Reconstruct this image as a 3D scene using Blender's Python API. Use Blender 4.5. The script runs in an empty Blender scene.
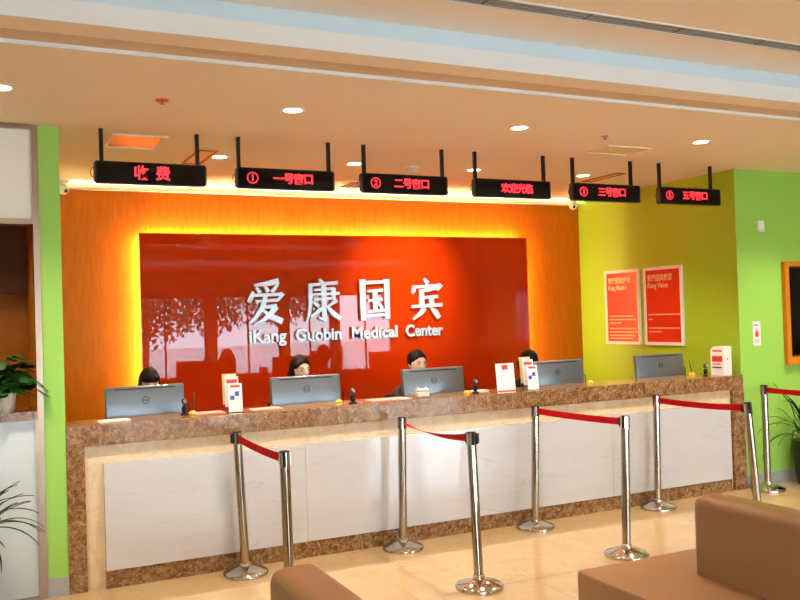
import bpy, bmesh, math, random
from mathutils import Vector, Matrix, Euler
random.seed(7)
SC = bpy.context.scene
COL = SC.collection
PI = math.pi

# ------------------------------------------------------------------ camera
cam_d = bpy.data.cameras.new('camera')
cam_d.sensor_width = 36.0
cam_d.lens = 875.84 / 800 * 36.0
cam_d.clip_start = 0.05
cam = bpy.data.objects.new('camera', cam_d)
COL.objects.link(cam)
R_ = Vector((0.90014, -0.43451, -0.03065)); D_ = Vector((-0.02013, 0.02880, -0.99938)); F_ = Vector((0.43513, 0.90021, 0.01717))
cam.matrix_world = Matrix(((R_.x, -D_.x, -F_.x, 0), (R_.y, -D_.y, -F_.y, 0), (R_.z, -D_.z, -F_.z, 1.6963), (0, 0, 0, 1)))
SC.camera = cam

# ------------------------------------------------------------------ world: even overcast daylight, seen and entering through the lobby windows
W = bpy.data.worlds.new('overcast_sky'); SC.world = W; W.use_nodes = True
bg = W.node_tree.nodes['Background']
bg.inputs[0].default_value = (0.68, 0.84, 1.0, 1); bg.inputs[1].default_value = 12.0
SC.view_settings.view_transform = 'Standard'
SC.view_settings.look = 'None'
SC.view_settings.gamma = 1.0
SC.view_settings.use_curve_mapping = False
SC.view_settings.exposure = 1.0
SC.cycles.use_denoising = True
SC.cycles.max_bounces = 8
SC.cycles.diffuse_bounces = 5
SC.cycles.sample_clamp_indirect = 6.0
SC.cycles.caustics_reflective = False
SC.cycles.caustics_refractive = False

DOWNLIGHT_W = 102.0          # lamp power of each ceiling downlight
WARM = (1.0, 0.86, 0.68)
LED_S = 78.0                # halo strip behind the glass sign
CORNICE_S = 170.0           # warm strip in the cornice on top of the orange wall
COVE_S = 0.6                # cool strip in the ceiling cove

# ------------------------------------------------------------------ materials
MATS = {}
def newmat(name):
    m = bpy.data.materials.new(name); m.use_nodes = True; MATS[name] = m
    nt = m.node_tree; b = nt.nodes['Principled BSDF']
    return m, nt, b
def mat(name, col, rough=0.5, metal=0.0, spec=0.5, emit=0, ecol=None, coat=0, coatr=0.03, coatior=1.5, trans=0, ior=1.5, var=0, vscale=8, bump=0, bscale=60):
    m, nt, b = newmat(name)
    c = (*col, 1)
    b.inputs['Base Color'].default_value = c; b.inputs['Roughness'].default_value = rough
    b.inputs['Metallic'].default_value = metal; b.inputs['Specular IOR Level'].default_value = spec
    b.inputs['Coat Weight'].default_value = coat; b.inputs['Coat Roughness'].default_value = coatr; b.inputs['Coat IOR'].default_value = coatior
    b.inputs['Transmission Weight'].default_value = trans; b.inputs['IOR'].default_value = ior
    if emit:
        b.inputs['Emission Color'].default_value = (*(ecol or col), 1); b.inputs['Emission Strength'].default_value = emit
    if var or bump:
        tc = nt.nodes.new('ShaderNodeTexCoord'); no = nt.nodes.new('ShaderNodeTexNoise')
        no.inputs['Scale'].default_value = vscale; no.inputs['Detail'].default_value = 5
        nt.links.new(tc.outputs['Object'], no.inputs['Vector'])
        if var:
            mx = nt.nodes.new('ShaderNodeMix'); mx.data_type = 'RGBA'
            mx.inputs[6].default_value = tuple(v * (1 - var) for v in col) + (1,)
            mx.inputs[7].default_value = tuple(min(1, v * (1 + var)) for v in col) + (1,)
            nt.links.new(no.outputs['Fac'], mx.inputs[0]); nt.links.new(mx.outputs[2], b.inputs['Base Color'])
        if bump:
            n2 = nt.nodes.new('ShaderNodeTexNoise'); n2.inputs['Scale'].default_value = bscale
            nt.links.new(tc.outputs['Object'], n2.inputs['Vector'])
            bp = nt.nodes.new('ShaderNodeBump'); bp.inputs['Strength'].default_value = bump; bp.inputs['Distance'].default_value = 0.003
            nt.links.new(n2.outputs['Fac'], bp.inputs['Height']); nt.links.new(bp.outputs['Normal'], b.inputs['Normal'])
    return m
def veined(name, cols, scale, rough, vein=None, veinw=0.03, vscale=3.0, stretch=(1, 1, 1), coat=0.0, spec=0.5, tilevar=0.0):
    """stone: cloudy noise ramp, optional thin veins from a warped wave/noise zero crossing"""
    m, nt, b = newmat(name); N = nt.nodes; L = nt.links
    tc = N.new('ShaderNodeTexCoord'); mp = N.new('ShaderNodeMapping'); mp.inputs['Scale'].default_value = stretch
    src = tc.outputs['Object']
    oi = N.new('ShaderNodeObjectInfo'); ad = N.new('ShaderNodeVectorMath'); ad.operation = 'MULTIPLY_ADD'
    cm = N.new('ShaderNodeCombineXYZ'); L.new(oi.outputs['Random'], cm.inputs[0]); L.new(oi.outputs['Random'], cm.inputs[1]); L.new(oi.outputs['Random'], cm.inputs[2])
    ad.inputs[1].default_value = (37, 53, 71); L.new(cm.outputs[0], ad.inputs[0]); L.new(src, ad.inputs[2])
    L.new(ad.outputs[0], mp.inputs['Vector'])
    n = N.new('ShaderNodeTexNoise'); n.inputs['Scale'].default_value = scale; n.inputs['Detail'].default_value = 8; n.inputs['Roughness'].default_value = 0.65; n.inputs['Distortion'].default_value = 0.6
    L.new(mp.outputs[0], n.inputs['Vector'])
    r = N.new('ShaderNodeValToRGB'); e = r.color_ramp.elements
    lo, hi = 0.32, 0.68
    while len(e) < len(cols): e.new(0.5)
    for i, c in enumerate(cols):
        e[i].position = lo + (hi - lo) * i / (len(cols) - 1); e[i].color = (*c, 1)
    L.new(n.outputs['Fac'], r.inputs[0]); out = r.outputs[0]
    if vein:
        v = N.new('ShaderNodeTexNoise'); v.inputs['Scale'].default_value = vscale; v.inputs['Detail'].default_value = 4; v.inputs['Distortion'].default_value = 1.2
        L.new(mp.outputs[0], v.inputs['Vector'])
        s = N.new('ShaderNodeMath'); s.operation = 'SUBTRACT'; s.inputs[1].default_value = 0.5; L.new(v.outputs['Fac'], s.inputs[0])
        a = N.new('ShaderNodeMath'); a.operation = 'ABSOLUTE'; L.new(s.outputs[0], a.inputs[0])
        mr = N.new('ShaderNodeMapRange'); mr.inputs[1].default_value = 0; mr.inputs[2].default_value = veinw; mr.inputs[3].default_value = 1; mr.inputs[4].default_value = 0
        L.new(a.outputs[0], mr.inputs[0])
        mx = N.new('ShaderNodeMix'); mx.data_type = 'RGBA'; mx.inputs[7].default_value = (*vein, 1)
        L.new(mr.outputs[0], mx.inputs[0]); L.new(out, mx.inputs[6]); out = mx.outputs[2]
    L.new(out, b.inputs['Base Color'])
    b.inputs['Roughness'].default_value = rough; b.inputs['Coat Weight'].default_value = coat; b.inputs['Specular IOR Level'].default_value = spec
    b.inputs['Coat Roughness'].default_value = 0.05
    return m

M_ceil = mat('ceiling_paint', (0.94, 0.79, 0.63), 0.7, bump=0.03, bscale=40)
M_white = mat('white_paint', (0.80, 0.79, 0.78), 0.55)
M_green = mat('green_paint', (0.31, 0.60, 0.085), 0.55, bump=0.05, bscale=150, var=0.03, vscale=2)
M_green_warm = mat('green_paint_warm_bounce', (0.35, 0.56, 0.025), 0.5, bump=0.05, bscale=150, var=0.03, vscale=2)  # same green as the front wall, orange bounce light mixed into the colour
M_cream = mat('cream_paint', (0.72, 0.66, 0.56), 0.6)
M_skirt = mat('grey_skirting_stone', (0.36, 0.36, 0.34), 0.35, var=0.15, vscale=40)
M_floor = veined('floor_marble', [(0.435, 0.29, 0.148), (0.47, 0.325, 0.172), (0.495, 0.35, 0.192)], 2.2, 0.09, vein=(0.43, 0.285, 0.145), veinw=0.012, vscale=1.6)
M_joint = mat('floor_joint', (0.42, 0.28, 0.14), 0.5)
M_brown = veined('brown_emperador_marble', [(0.10, 0.040, 0.012), (0.19, 0.085, 0.030), (0.28, 0.145, 0.060), (0.38, 0.22, 0.105)], 26, 0.13, vein=(0.50, 0.33, 0.18), veinw=0.022, vscale=15, spec=0.3)
M_beige = veined('beige_marble', [(0.66, 0.47, 0.27), (0.74, 0.56, 0.35), (0.78, 0.62, 0.41)], 9, 0.25, vein=(0.68, 0.49, 0.29), veinw=0.02, vscale=5, spec=0.3)
M_wpanel = veined('white_veined_glass_panel', [(0.545, 0.54, 0.555), (0.565, 0.56, 0.575), (0.58, 0.575, 0.59)], 2.0, 0.2, vein=(0.52, 0.495, 0.49), veinw=0.008, vscale=1.1, stretch=(0.5, 1, 2.5), coat=0.6)
M_red = mat('red_back_painted_glass', (0.49, 0.029, 0.001), 0.35, coat=1.0, coatr=0.0, coatior=1.42, spec=0.0)
M_steel = mat('stainless_steel', (0.40, 0.345, 0.28), 0.13, metal=1)
M_chrome = mat('chrome_plate', (0.62, 0.58, 0.53), 0.07, metal=1)
M_letter = mat('white_metal_letter', (0.58, 0.585, 0.585), 0.3, metal=0.3)
M_letter_side = M_letter
M_black = mat('black_plastic', (0.010, 0.009, 0.009), 0.4, spec=0.2)
M_blackg = mat('black_sign_acrylic', (0.006, 0.005, 0.004), 0.10, spec=0.18)
M_led = mat('red_led_text', (0.9, 0.02, 0.02), 0.5, emit=1.25, ecol=(1.0, 0.022, 0.04))
M_belt = mat('red_belt_webbing', (0.44, 0.001, 0.006), 0.8, spec=0.15, bump=0.3, bscale=400)
M_sofa = mat('brown_leather', (0.33, 0.175, 0.080), 0.42, bump=0.25, bscale=180, var=0.06, vscale=3)
M_silver = mat('silver_monitor_shell', (0.20, 0.22, 0.245), 0.3, metal=0.6)
M_screen = mat('monitor_screen', (0.01, 0.01, 0.012), 0.1)
M_grille = mat('dark_grille', (0.035, 0.03, 0.03), 0.5)
M_skin = mat('skin', (0.82, 0.56, 0.43), 0.5, spec=0.35)
M_hairb = mat('black_hair', (0.004, 0.003, 0.003), 0.55, spec=0.15)
M_hairbr = mat('dark_brown_hair', (0.009, 0.0035, 0.0025), 0.55, spec=0.15)
M_suit = mat('black_jacket_cloth', (0.014, 0.013, 0.016), 0.8)
M_lip = mat('lips', (0.45, 0.10, 0.09), 0.4)
M_eyew = mat('eye_white', (0.75, 0.72, 0.70), 0.25)
M_iris = mat('dark_iris', (0.012, 0.008, 0.006), 0.15)
M_leaf = mat('green_leaf', (0.022, 0.085, 0.012), 0.45, spec=0.2, var=0.5, vscale=14)
M_leafd = mat('dark_strap_leaf', (0.012, 0.036, 0.010), 0.6, spec=0.15, var=0.4, vscale=10)
M_cpot = mat('cream_ceramic', (0.66, 0.58, 0.46), 0.35)
M_dpot = mat('dark_glazed_pot', (0.012, 0.011, 0.012), 0.3, bump=0.5, bscale=60)
M_soil = mat('potting_soil', (0.03, 0.02, 0.012), 0.9)
M_frosted = mat('frosted_white_glass', (0.86, 0.84, 0.77), 0.22, spec=0.4)
M_frostlow = mat('frosted_grey_glass', (0.56, 0.61, 0.60), 0.22, spec=0.4)
M_frame = mat('champagne_metal_frame', (0.30, 0.20, 0.13), 0.32, metal=0.9)
M_orangeframe = mat('orange_varnished_wood', (0.62, 0.20, 0.012), 0.35, var=0.15, vscale=12)
M_poster = mat('poster_red', (0.70, 0.030, 0.006), 0.35, coat=1.0, coatr=0.01)
M_pframe = mat('white_frame', (0.90, 0.87, 0.84), 0.4)
M_ptext = mat('poster_cream_print', (0.85, 0.55, 0.30), 0.4)
M_paper = mat('white_paper', (0.80, 0.78, 0.76), 0.6)
M_pink = mat('pink_paper', (0.62, 0.32, 0.28), 0.6)
M_blue = mat('blue_print', (0.02, 0.08, 0.42), 0.5)
M_redp = mat('red_print', (0.72, 0.05, 0.03), 0.5)
M_yellow = mat('yellow_plastic', (0.80, 0.50, 0.02), 0.35)
M_yelpaper = mat('yellow_paper', (0.72, 0.60, 0.22), 0.6)
M_desk = mat('desk_laminate', (0.42, 0.30, 0.20), 0.4)
M_acry = mat('clear_acrylic', (0.9, 0.9, 0.9), 0.05, trans=1.0, ior=1.3)
M_downlens = mat('downlight_lens', (1, 0.9, 0.75), 0.4, emit=14, ecol=(1.0, 0.86, 0.66))
M_ledstrip = mat('warm_led_strip', (1, 0.7, 0.3), 0.5, emit=LED_S, ecol=(1.0, 0.74, 0.38))
M_cove = mat('cool_led_strip', (0.8, 0.9, 1), 0.5, emit=COVE_S, ecol=(0.72, 0.88, 1.0))
M_hatch = mat('hatch_panel', (0.74, 0.60, 0.36), 0.35)
M_hatchg = mat('glossy_copper_hatch', (0.82, 0.55, 0.30), 0.2, metal=0.25)
M_vent = mat('vent_shadow', (0.10, 0.09, 0.085), 0.6)
M_ventg = mat('vent_blade_grey', (0.30, 0.29, 0.28), 0.5)
M_dkwood = mat('dark_brown_interior', (0.14, 0.045, 0.015), 0.4, spec=0.1, var=0.3, vscale=6)
M_ornwood = mat('orange_interior_wood', (0.46, 0.15, 0.010), 0.4, spec=0.1, var=0.2, vscale=6)
M_paving = mat('pale_paving', (0.60, 0.60, 0.58), 0.8, var=0.1)
M_treeleaf = mat('street_tree_leaf', (0.05, 0.10, 0.03), 0.6, var=0.4)
M_bark = mat('tree_bark', (0.10, 0.07, 0.05), 0.85, var=0.3)
def wood_orange():
    m, nt, b = newmat('orange_veneer'); N = nt.nodes; L = nt.links
    tc = N.new('ShaderNodeTexCoord'); mp = N.new('ShaderNodeMapping'); mp.inputs['Scale'].default_value = (1, 1, 0.12)
    L.new(tc.outputs['Object'], mp.inputs['Vector'])
    n = N.new('ShaderNodeTexNoise'); n.inputs['Scale'].default_value = 38; n.inputs['Detail'].default_value = 6; L.new(mp.outputs[0], n.inputs['Vector'])
    r = N.new('ShaderNodeValToRGB'); e = r.color_ramp.elements
    e[0].position = 0.3; e[0].color = (0.43, 0.110, 0.003, 1); e[1].position = 0.7; e[1].color = (0.53, 0.146, 0.005, 1)
    L.new(n.outputs['Fac'], r.inputs[0]); L.new(r.outputs[0], b.inputs['Base Color'])
    b.inputs['Roughness'].default_value = 0.45; b.inputs['Specular IOR Level'].default_value = 0.12
    return m
M_orange = wood_orange()
def window_glass():
    m = bpy.data.materials.new('window_glass'); m.use_nodes = True; nt = m.node_tree; nt.nodes.clear()
    o = nt.nodes.new('ShaderNodeOutputMaterial'); t = nt.nodes.new('ShaderNodeBsdfTransparent'); g = nt.nodes.new('ShaderNodeBsdfGlossy')
    t.inputs[0].default_value = (0.96, 0.98, 0.97, 1); g.inputs['Roughness'].default_value = 0.02
    fr = nt.nodes.new('ShaderNodeFresnel'); fr.inputs[0].default_value = 1.5
    mx = nt.nodes.new('ShaderNodeMixShader'); nt.links.new(fr.outputs[0], mx.inputs[0]); nt.links.new(t.outputs[0], mx.inputs[1]); nt.links.new(g.outputs[0], mx.inputs[2]); nt.links.new(mx.outputs[0], o.inputs[0])
    return m
M_glass = window_glass()

# ------------------------------------------------------------------ geometry helpers
class MB:
    def __init__(s): s.bm = bmesh.new()
    def box(s, x0, x1, y0, y1, z0, z1, bev=0, seg=2):
        b = s.bm if not bev else bmesh.new()
        v = [b.verts.new((x, y, z)) for x in (x0, x1) for y in (y0, y1) for z in (z0, z1)]
        for f in ((0, 1, 3, 2), (4, 6, 7, 5), (0, 4, 5, 1), (2, 3, 7, 6), (0, 2, 6, 4), (1, 5, 7, 3)): b.faces.new([v[i] for i in f])
        if bev:
            bmesh.ops.bevel(b, geom=b.edges[:], offset=bev, segments=seg, profile=0.5, affect='EDGES')
            s.merge(b)
        return s
    def merge(s, b, M=None):
        if M is not None: b.transform(M)
        me = bpy.data.meshes.new('tmp'); b.to_mesh(me); b.free(); s.bm.from_mesh(me); bpy.data.meshes.remove(me)
    def lathe(s, prof, seg=24, c=(0, 0, 0), M=None):
        b = bmesh.new(); rings = []
        for r, z in prof:
            if r < 1e-6: rings.append([b.verts.new((0, 0, z))])
            else: rings.append([b.verts.new((r * math.cos(2 * PI * i / seg), r * math.sin(2 * PI * i / seg), z)) for i in range(seg)])
        for a, d in zip(rings, rings[1:]):
            for i in range(seg):
                j = (i + 1) % seg
                if len(a) == 1 and len(d) == 1: continue
                if len(a) == 1: b.faces.new((a[0], d[i], d[j]))
                elif len(d) == 1: b.faces.new((a[i], a[j], d[0]))
                else: b.faces.new((a[i], a[j], d[j], d[i]))
        closed = prof[0] == prof[-1]
        if len(rings[0]) > 1 and not closed: b.faces.new(rings[0][::-1])
        if len(rings[-1]) > 1 and not closed: b.faces.new(rings[-1])
        s.merge(b, (M if M is not None else Matrix.Translation(c)))
        return s
    def tube(s, pts, rad, seg=8):
        pts = [Vector(p) for p in pts]; n = len(pts)
        rads = rad if isinstance(rad, (list, tuple)) else [rad] * n
        up = None; rings = []
        for i, p in enumerate(pts):
            t = (pts[min(i + 1, n - 1)] - pts[max(i - 1, 0)]).normalized()
            if up is None: up = t.orthogonal().normalized()
            up = (up - t * up.dot(t)).normalized(); w = t.cross(up)
            rings.append([s.bm.verts.new(p + (up * math.cos(2 * PI * k / seg) + w * math.sin(2 * PI * k / seg)) * rads[i]) for k in range(seg)])
        for a, b in zip(rings, rings[1:]):
            for k in range(seg): s.bm.faces.new((a[k], a[(k + 1) % seg], b[(k + 1) % seg], b[k]))
        s.bm.faces.new(rings[0][::-1]); s.bm.faces.new(rings[-1])
        return s
    def prism(s, poly, a, b, plane='xz'):
        """poly: list of 2D points, extruded from a to b along the third axis"""
        def P(p, t): return (p[0], t, p[1]) if plane == 'xz' else ((t, p[0], p[1]) if plane == 'yz' else (p[0], p[1], t))
        A = [s.bm.verts.new(P(p, a)) for p in poly]; B = [s.bm.verts.new(P(p, b)) for p in poly]; n = len(poly)
        s.bm.faces.new(A); s.bm.faces.new(B[::-1])
        for i in range(n): s.bm.faces.new((A[i], B[i], B[(i + 1) % n], A[(i + 1) % n]))
        return s
    def ell(s, c, r, M=None, seg=16, ring=10):
        b = bmesh.new(); bmesh.ops.create_uvsphere(b, u_segments=seg, v_segments=ring, radius=1)
        T = Matrix.Translation(c) @ (M if M is not None else Matrix()) @ Matrix.Diagonal((*r, 1))
        s.merge(b, T); return s
    def caps(s, p0, r0, p1, r1, seg=12):
        p0 = Vector(p0); p1 = Vector(p1); s.tube([p0, p1], [r0, r1], seg); s.ell(p0, (r0,) * 3, seg=seg, ring=8); s.ell(p1, (r1,) * 3, seg=seg, ring=8); return s
    def mesh(s, name, M=None):
        if M is not None: s.bm.transform(M)
        bmesh.ops.recalc_face_normals(s.bm, faces=s.bm.faces[:])
        me = bpy.data.meshes.new(name); s.bm.to_mesh(me); s.bm.free(); return me
def link(name, me, m, parent=None, smooth=None, loc=None):
    o = bpy.data.objects.new(name, me); COL.objects.link(o)
    if m is not None and not me.materials: me.materials.append(m)
    if parent is not None: o.parent = parent
    if loc is not None: o.location = loc
    if smooth is not None:
        me.shade_smooth()
        if smooth < PI: me.set_sharp_from_angle(angle=smooth)
    return o
SM = math.radians(38)
def tag(o, label=None, cat=None, group=None, kind=None):
    if label: o['label'] = label
    if cat: o['category'] = cat
    if group: o['group'] = group
    if kind: o['kind'] = kind
    return o
def thing(name, label, cat, loc=(0, 0, 0), rz=0, group=None):
    o = bpy.data.objects.new(name, None); COL.objects.link(o); o.location = loc; o.rotation_euler = (0, 0, rz); o.empty_display_size = 0.1
    return tag(o, label, cat, group)
def part(name, mb, m, parent, smooth=None): return link(name, mb.mesh(name), m, parent, smooth)
def struct(name, mb, m, smooth=None): return tag(link(name, mb.mesh(name), m, None, smooth), kind='structure')
def single(name, mb, m, base, label, cat, group=None, smooth=None):
    """one-mesh thing, origin moved to its base point"""
    return tag(link(name, mb.mesh(name, Matrix.Translation(-Vector(base))), m, None, smooth, base), label, cat, group)
def dup(o, loc=None, rz=None, label=None, parent=None):
    c = o.copy(); COL.objects.link(c)
    if parent is not None: c.parent = parent
    if loc is not None: c.location = loc
    if rz is not None: c.rotation_euler = (0, 0, rz)
    if label: c['label'] = label
    for ch in list(o.children): dup(ch, parent=c)
    return c
def text_mesh(body, size=1.0, ext=0.0, off=0.0, align='LEFT'):
    c = bpy.data.curves.new('txt', 'FONT'); c.body = body; c.size = size; c.extrude = ext; c.offset = off; c.align_x = align; c.resolution_u = 3
    o = bpy.data.objects.new('txt', c); COL.objects.link(o); bpy.context.view_layer.update()
    me = bpy.data.meshes.new_from_object(o.evaluated_get(bpy.context.evaluated_depsgraph_get()))
    bpy.data.objects.remove(o); bpy.data.curves.remove(c)
    return me
def bounds(me):
    xs = [v.co.x for v in me.vertices]; ys = [v.co.y for v in me.vertices]
    return min(xs), max(xs), min(ys), max(ys)
# text written on a plane facing -y: x right, z up
FACE_F = Matrix(((1, 0, 0, 0), (0, 0, -1, 0), (0, 1, 0, 0), (0, 0, 0, 1)))

# key dimensions (metres), measured from the photograph's perspective
YC = 5.92; XL = 0.49; XR = 6.356; YW = 8.30; ZC = 2.961; ZU = 3.172; YGL = 5.93; YGR = 5.953
LX0, LX1, LY0 = -3.2, 13.5, -5.2          # lobby extents
H_C = 1.05

# ------------------------------------------------------------------ setting: floor
fl = MB()
fl.box(LX0, LX1, LY0, 8.5, -0.10, -0.004)
floor = struct('floor', fl, M_joint)
JX = 2.335; JY = 5.48; T = 0.8
tile_me = MB().box(-T / 2 + 0.0012, T / 2 - 0.0012, -T / 2 + 0.0012, T / 2 - 0.0012, -0.02, 0.0).mesh('tile'); tile_me.materials.append(M_floor)
ix0, ix1 = math.ceil((LX0 - JX) / T), math.floor((LX1 - JX) / T)
near = []
for i in range(-4, 9):
    for j in range(-4, 1):
        near.append((i, j))
for i, j in near:
    o = link('tile', tile_me, M_floor, floor); o.location = (JX + (i + 0.5) * T, JY + (j + 0.5) * T, 0)
rest = MB()
x_a, x_b = JX - 4 * T, JX + 9 * T; y_a, y_b = JY - 4 * T, JY + 1 * T
for (a, b, c, d) in ((LX0, LX1, LY0, y_a), (LX0, x_a, y_a, y_b), (x_b, LX1, y_a, y_b), (LX0, LX1, y_b, 8.5)):
    rest.box(a, b, c, d, -0.02, 0.0)
part('floor_slab', rest, M_floor, floor)

# ceilings
YL = 4.245
ce = MB()
ce.box(LX0, LX1, YL, 8.5, ZC, ZC + 0.018)                                   # low ceiling over the counter
struct('ceiling', ce, M_ceil)
cu = MB(); cu.box(LX0, LX1, -2.0, 3.965, ZU, ZU + 0.05); struct('ceiling_upper', cu, M_ceil)
cb = MB(); cb.box(LX0, LX1, LY0, -2.0, ZC, ZC + 0.26); struct('ceiling_rear', cb, M_white)
# stepped bulkhead between the two ceilings
st = MB(); st.box(LX0, LX1, YL - 0.012, YL, ZC - 0.001, ZC + 0.02); struct('trim_1', st, M_white)
st = MB(); st.box(LX0, LX1, 4.035, YL - 0.012, ZC + 0.0185, ZC + 0.09); struct('trim_2', st, mat('recess_shade_paint', (0.72, 0.55, 0.40), 0.7))  # recessed soffit: its shade is painted in as a darker tan
st = MB(); st.box(LX0, LX1, 3.875, 4.035, ZC + 0.002, ZC + 0.045); struct('trim_3', st, M_ceil)
st = MB(); st.box(LX0, LX1, 3.86, 3.875, ZC + 0.0, 3.055); struct('trim_4', st, M_white)
M_cove_lit = mat('cove_lit_paint', (0.60, 0.67, 0.72), 0.55)  # cool cove light painted into the colour of this face
st = MB(); st.box(LX0, LX1, 3.965, 4.035, 3.006, ZU + 0.05); struct('trim_5', st, M_cove_lit)
cv = MB(); cv.box(LX0 + 0.1, LX1 - 0.1, 3.90, 3.915, 3.012, 3.024)
single('cove_led_strip', cv, M_cove, (5, 3.9, 3.0065), 'cool white light strip hidden in the ceiling cove', 'light strip')

# walls
wb = MB(); wb.box(0.3, 6.5, YW, YW + 0.12, 0, ZC); wall_back = struct('wall_back', wb, M_dkwood)
edges = [XL, 1.42, 2.75, 4.08, 5.44, XR]
for a, b in zip(edges, edges[1:]):
    part('wall_panel', MB().box(a + 0.0012, b - 0.0012, YW - 0.012, YW, 0.0, ZC - 0.055), M_orange, wall_back)
tr = MB(); tr.box(XL, XR, YW - 0.10, YW, ZC - 0.055, ZC - 0.048); tr.box(XL, XR, YW - 0.10, YW - 0.095, ZC - 0.048, ZC - 0.036); struct('trim_6', tr, M_white)
M_cornled = mat('cornice_led', (1, 0.8, 0.5), 0.5, emit=CORNICE_S, ecol=(1.0, 0.70, 0.40))
cl = MB(); cl.box(XL + 0.05, XR - 0.05, YW - 0.07, YW - 0.055, ZC - 0.048, ZC - 0.042)
single('cornice_led_strip', cl, M_cornled, (3.4, YW - 0.0625, ZC - 0.048), 'warm light strip lying in the cornice above the orange wall', 'light strip')
ws = MB(); ws.box(XR, XR + 0.14, YGR - 0.004, YW + 0.12, 0, ZC); struct('wall_right', ws, M_green_warm)
ws = MB(); ws.box(XR, LX1, YGR - 0.008, YGR - 0.004, 0, ZC); ws.box(XR + 0.142, LX1, YGR - 0.004, YGR + 0.1, 0, ZC)
struct('wall_front_right', ws, M_green)
ws = MB(); ws.box(0.365, XL, YGL, YGL + 0.14, 0, ZC); ws.box(XL - 0.06, XL, YGL + 0.14, YW, 0, ZC); struct('wall_left', ws, M_green)
sk = MB(); sk.box(XR, LX1, YGR - 0.02, YGR - 0.008, 0, 0.115); struct('baseboard_right', sk, M_skirt)
sk = MB(); sk.box(0.365, XL, YGL - 0.012, YGL, 0, 0.115); struct('baseboard_left', sk, M_skirt)
# lobby shell behind the camera
ws = MB(); ws.box(LX0 - 0.15, LX0, LY0, 8.5, 0, 3.3); struct('wall_lobby_left', ws, M_cream)
ws = MB(); ws.box(LX1, LX1 + 0.15, LY0, 8.5, 0, 3.3); struct('wall_lobby_right', ws, M_cream)
ws = MB()
WIN = [(-2.6, -0.9), (-0.7, 1.0), (1.2, 2.9), (3.1, 5.09), (5.31, 7.0), (7.2, 8.4), (8.6, 10.15)]
ws.box(LX0, LX1, LY0 - 0.2, LY0, 2.32, 3.3); ws.box(LX0, WIN[0][0], LY0 - 0.2, LY0, 0, 2.32)
for (a, b), (c, d) in zip(WIN, WIN[1:]): ws.box(b, c, LY0 - 0.2, LY0, 0, 2.32)
ws.box(WIN[-1][1], LX1, LY0 - 0.2, LY0, 0, 2.32)
struct('wall_window_side', ws, M_cream)
for k, (a, b) in enumerate(WIN):
    w = tag(link('window_%d' % (k + 1), (lambda q: q.mesh('window'))(MB().box(a, b, LY0 - 0.13, LY0 - 0.07, 0, 0.06).box(a, b, LY0 - 0.13, LY0 - 0.07, 2.26, 2.32).box(a, a + 0.05, LY0 - 0.13, LY0 - 0.07, 0.06, 2.26).box(b - 0.05, b, LY0 - 0.13, LY0 - 0.07, 0.06, 2.26).box((a + b) / 2 - 0.02, (a + b) / 2 + 0.02, LY0 - 0.12, LY0 - 0.08, 0.06, 2.26)), M_frame), kind='structure')
    for (p, q) in ((a + 0.05, (a + b) / 2 - 0.02), ((a + b) / 2 + 0.02, b - 0.05)):
        part('pane', MB().box(p, q, LY0 - 0.104, LY0 - 0.096, 0.06, 2.26), M_glass, w)
    pl = bpy.data.lights.new('window_portal', 'AREA'); pl.shape = 'RECTANGLE'; pl.size = b - a; pl.size_y = 2.3; pl.cycles.is_portal = True
    po = bpy.data.objects.new('window_portal', pl); COL.objects.link(po); po.parent = w; po.location = ((a + b) / 2, LY0 - 0.25, 1.16); po.rotation_euler = (PI / 2, 0, PI)
# street outside the lobby windows
g = MB(); g.box(-30, 40, -45, LY0 - 0.2, -0.3, -0.15); struct('ground_outside', g, M_paving)
def street_tree(x, y, h, r, seed, label):
    rnd = random.Random(seed)
    t = thing('street_tree', label, 'tree', (x, y, -0.15), 0, 'trees outside the lobby windows')
    part('trunk', MB().tube([(0, 0, 0), (0.05, 0, h * 0.4), (0.0, 0.05, h * 0.75)], [0.11, 0.09, 0.05], 8), M_bark, t, PI)
    vs = []; fs = []
    for i in range(1500):
        d = Vector((rnd.gauss(0, 1), rnd.gauss(0, 1), rnd.gauss(0, 1))).normalized() * r * rnd.random() ** 0.45
        c = Vector((0, 0, h * 0.72)) + Vector((d.x, d.y, d.z * 0.8))
        e = Euler((rnd.uniform(0, 6), rnd.uniform(0, 6), rnd.uniform(0, 6))).to_matrix(); s = rnd.uniform(0.06, 0.13)
        b = len(vs); vs += [c + e @ Vector(q) * s for q in ((-1, 0, 0), (0, -0.5, 0.1), (1, 0, 0), (0, 0.5, 0.1))]; fs.append((b, b + 1, b + 2, b + 3))
    me = bpy.data.meshes.new('foliage'); me.from_pydata(vs, [], fs); f = link('foliage', me, M_treeleaf, t); f['kind'] = 'stuff'
for i, (x, y, h, r) in enumerate([(4.3, -9.5, 3.1, 1.5), (6.6, -11.0, 3.4, 1.4), (0.7, -10, 3.2, 1.5), (9.2, -12, 3.6, 1.3), (-2.6, -10.5, 3.3, 1.5)]):
    street_tree(x, y, h, r, 40 + i, ['bushy street tree left of the pillar in the glass reflection', 'street tree right of the pillar in the glass reflection', 'street tree outside the middle lobby windows', 'tall street tree outside the last lobby window', 'street tree outside the first lobby window'][i])

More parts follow.
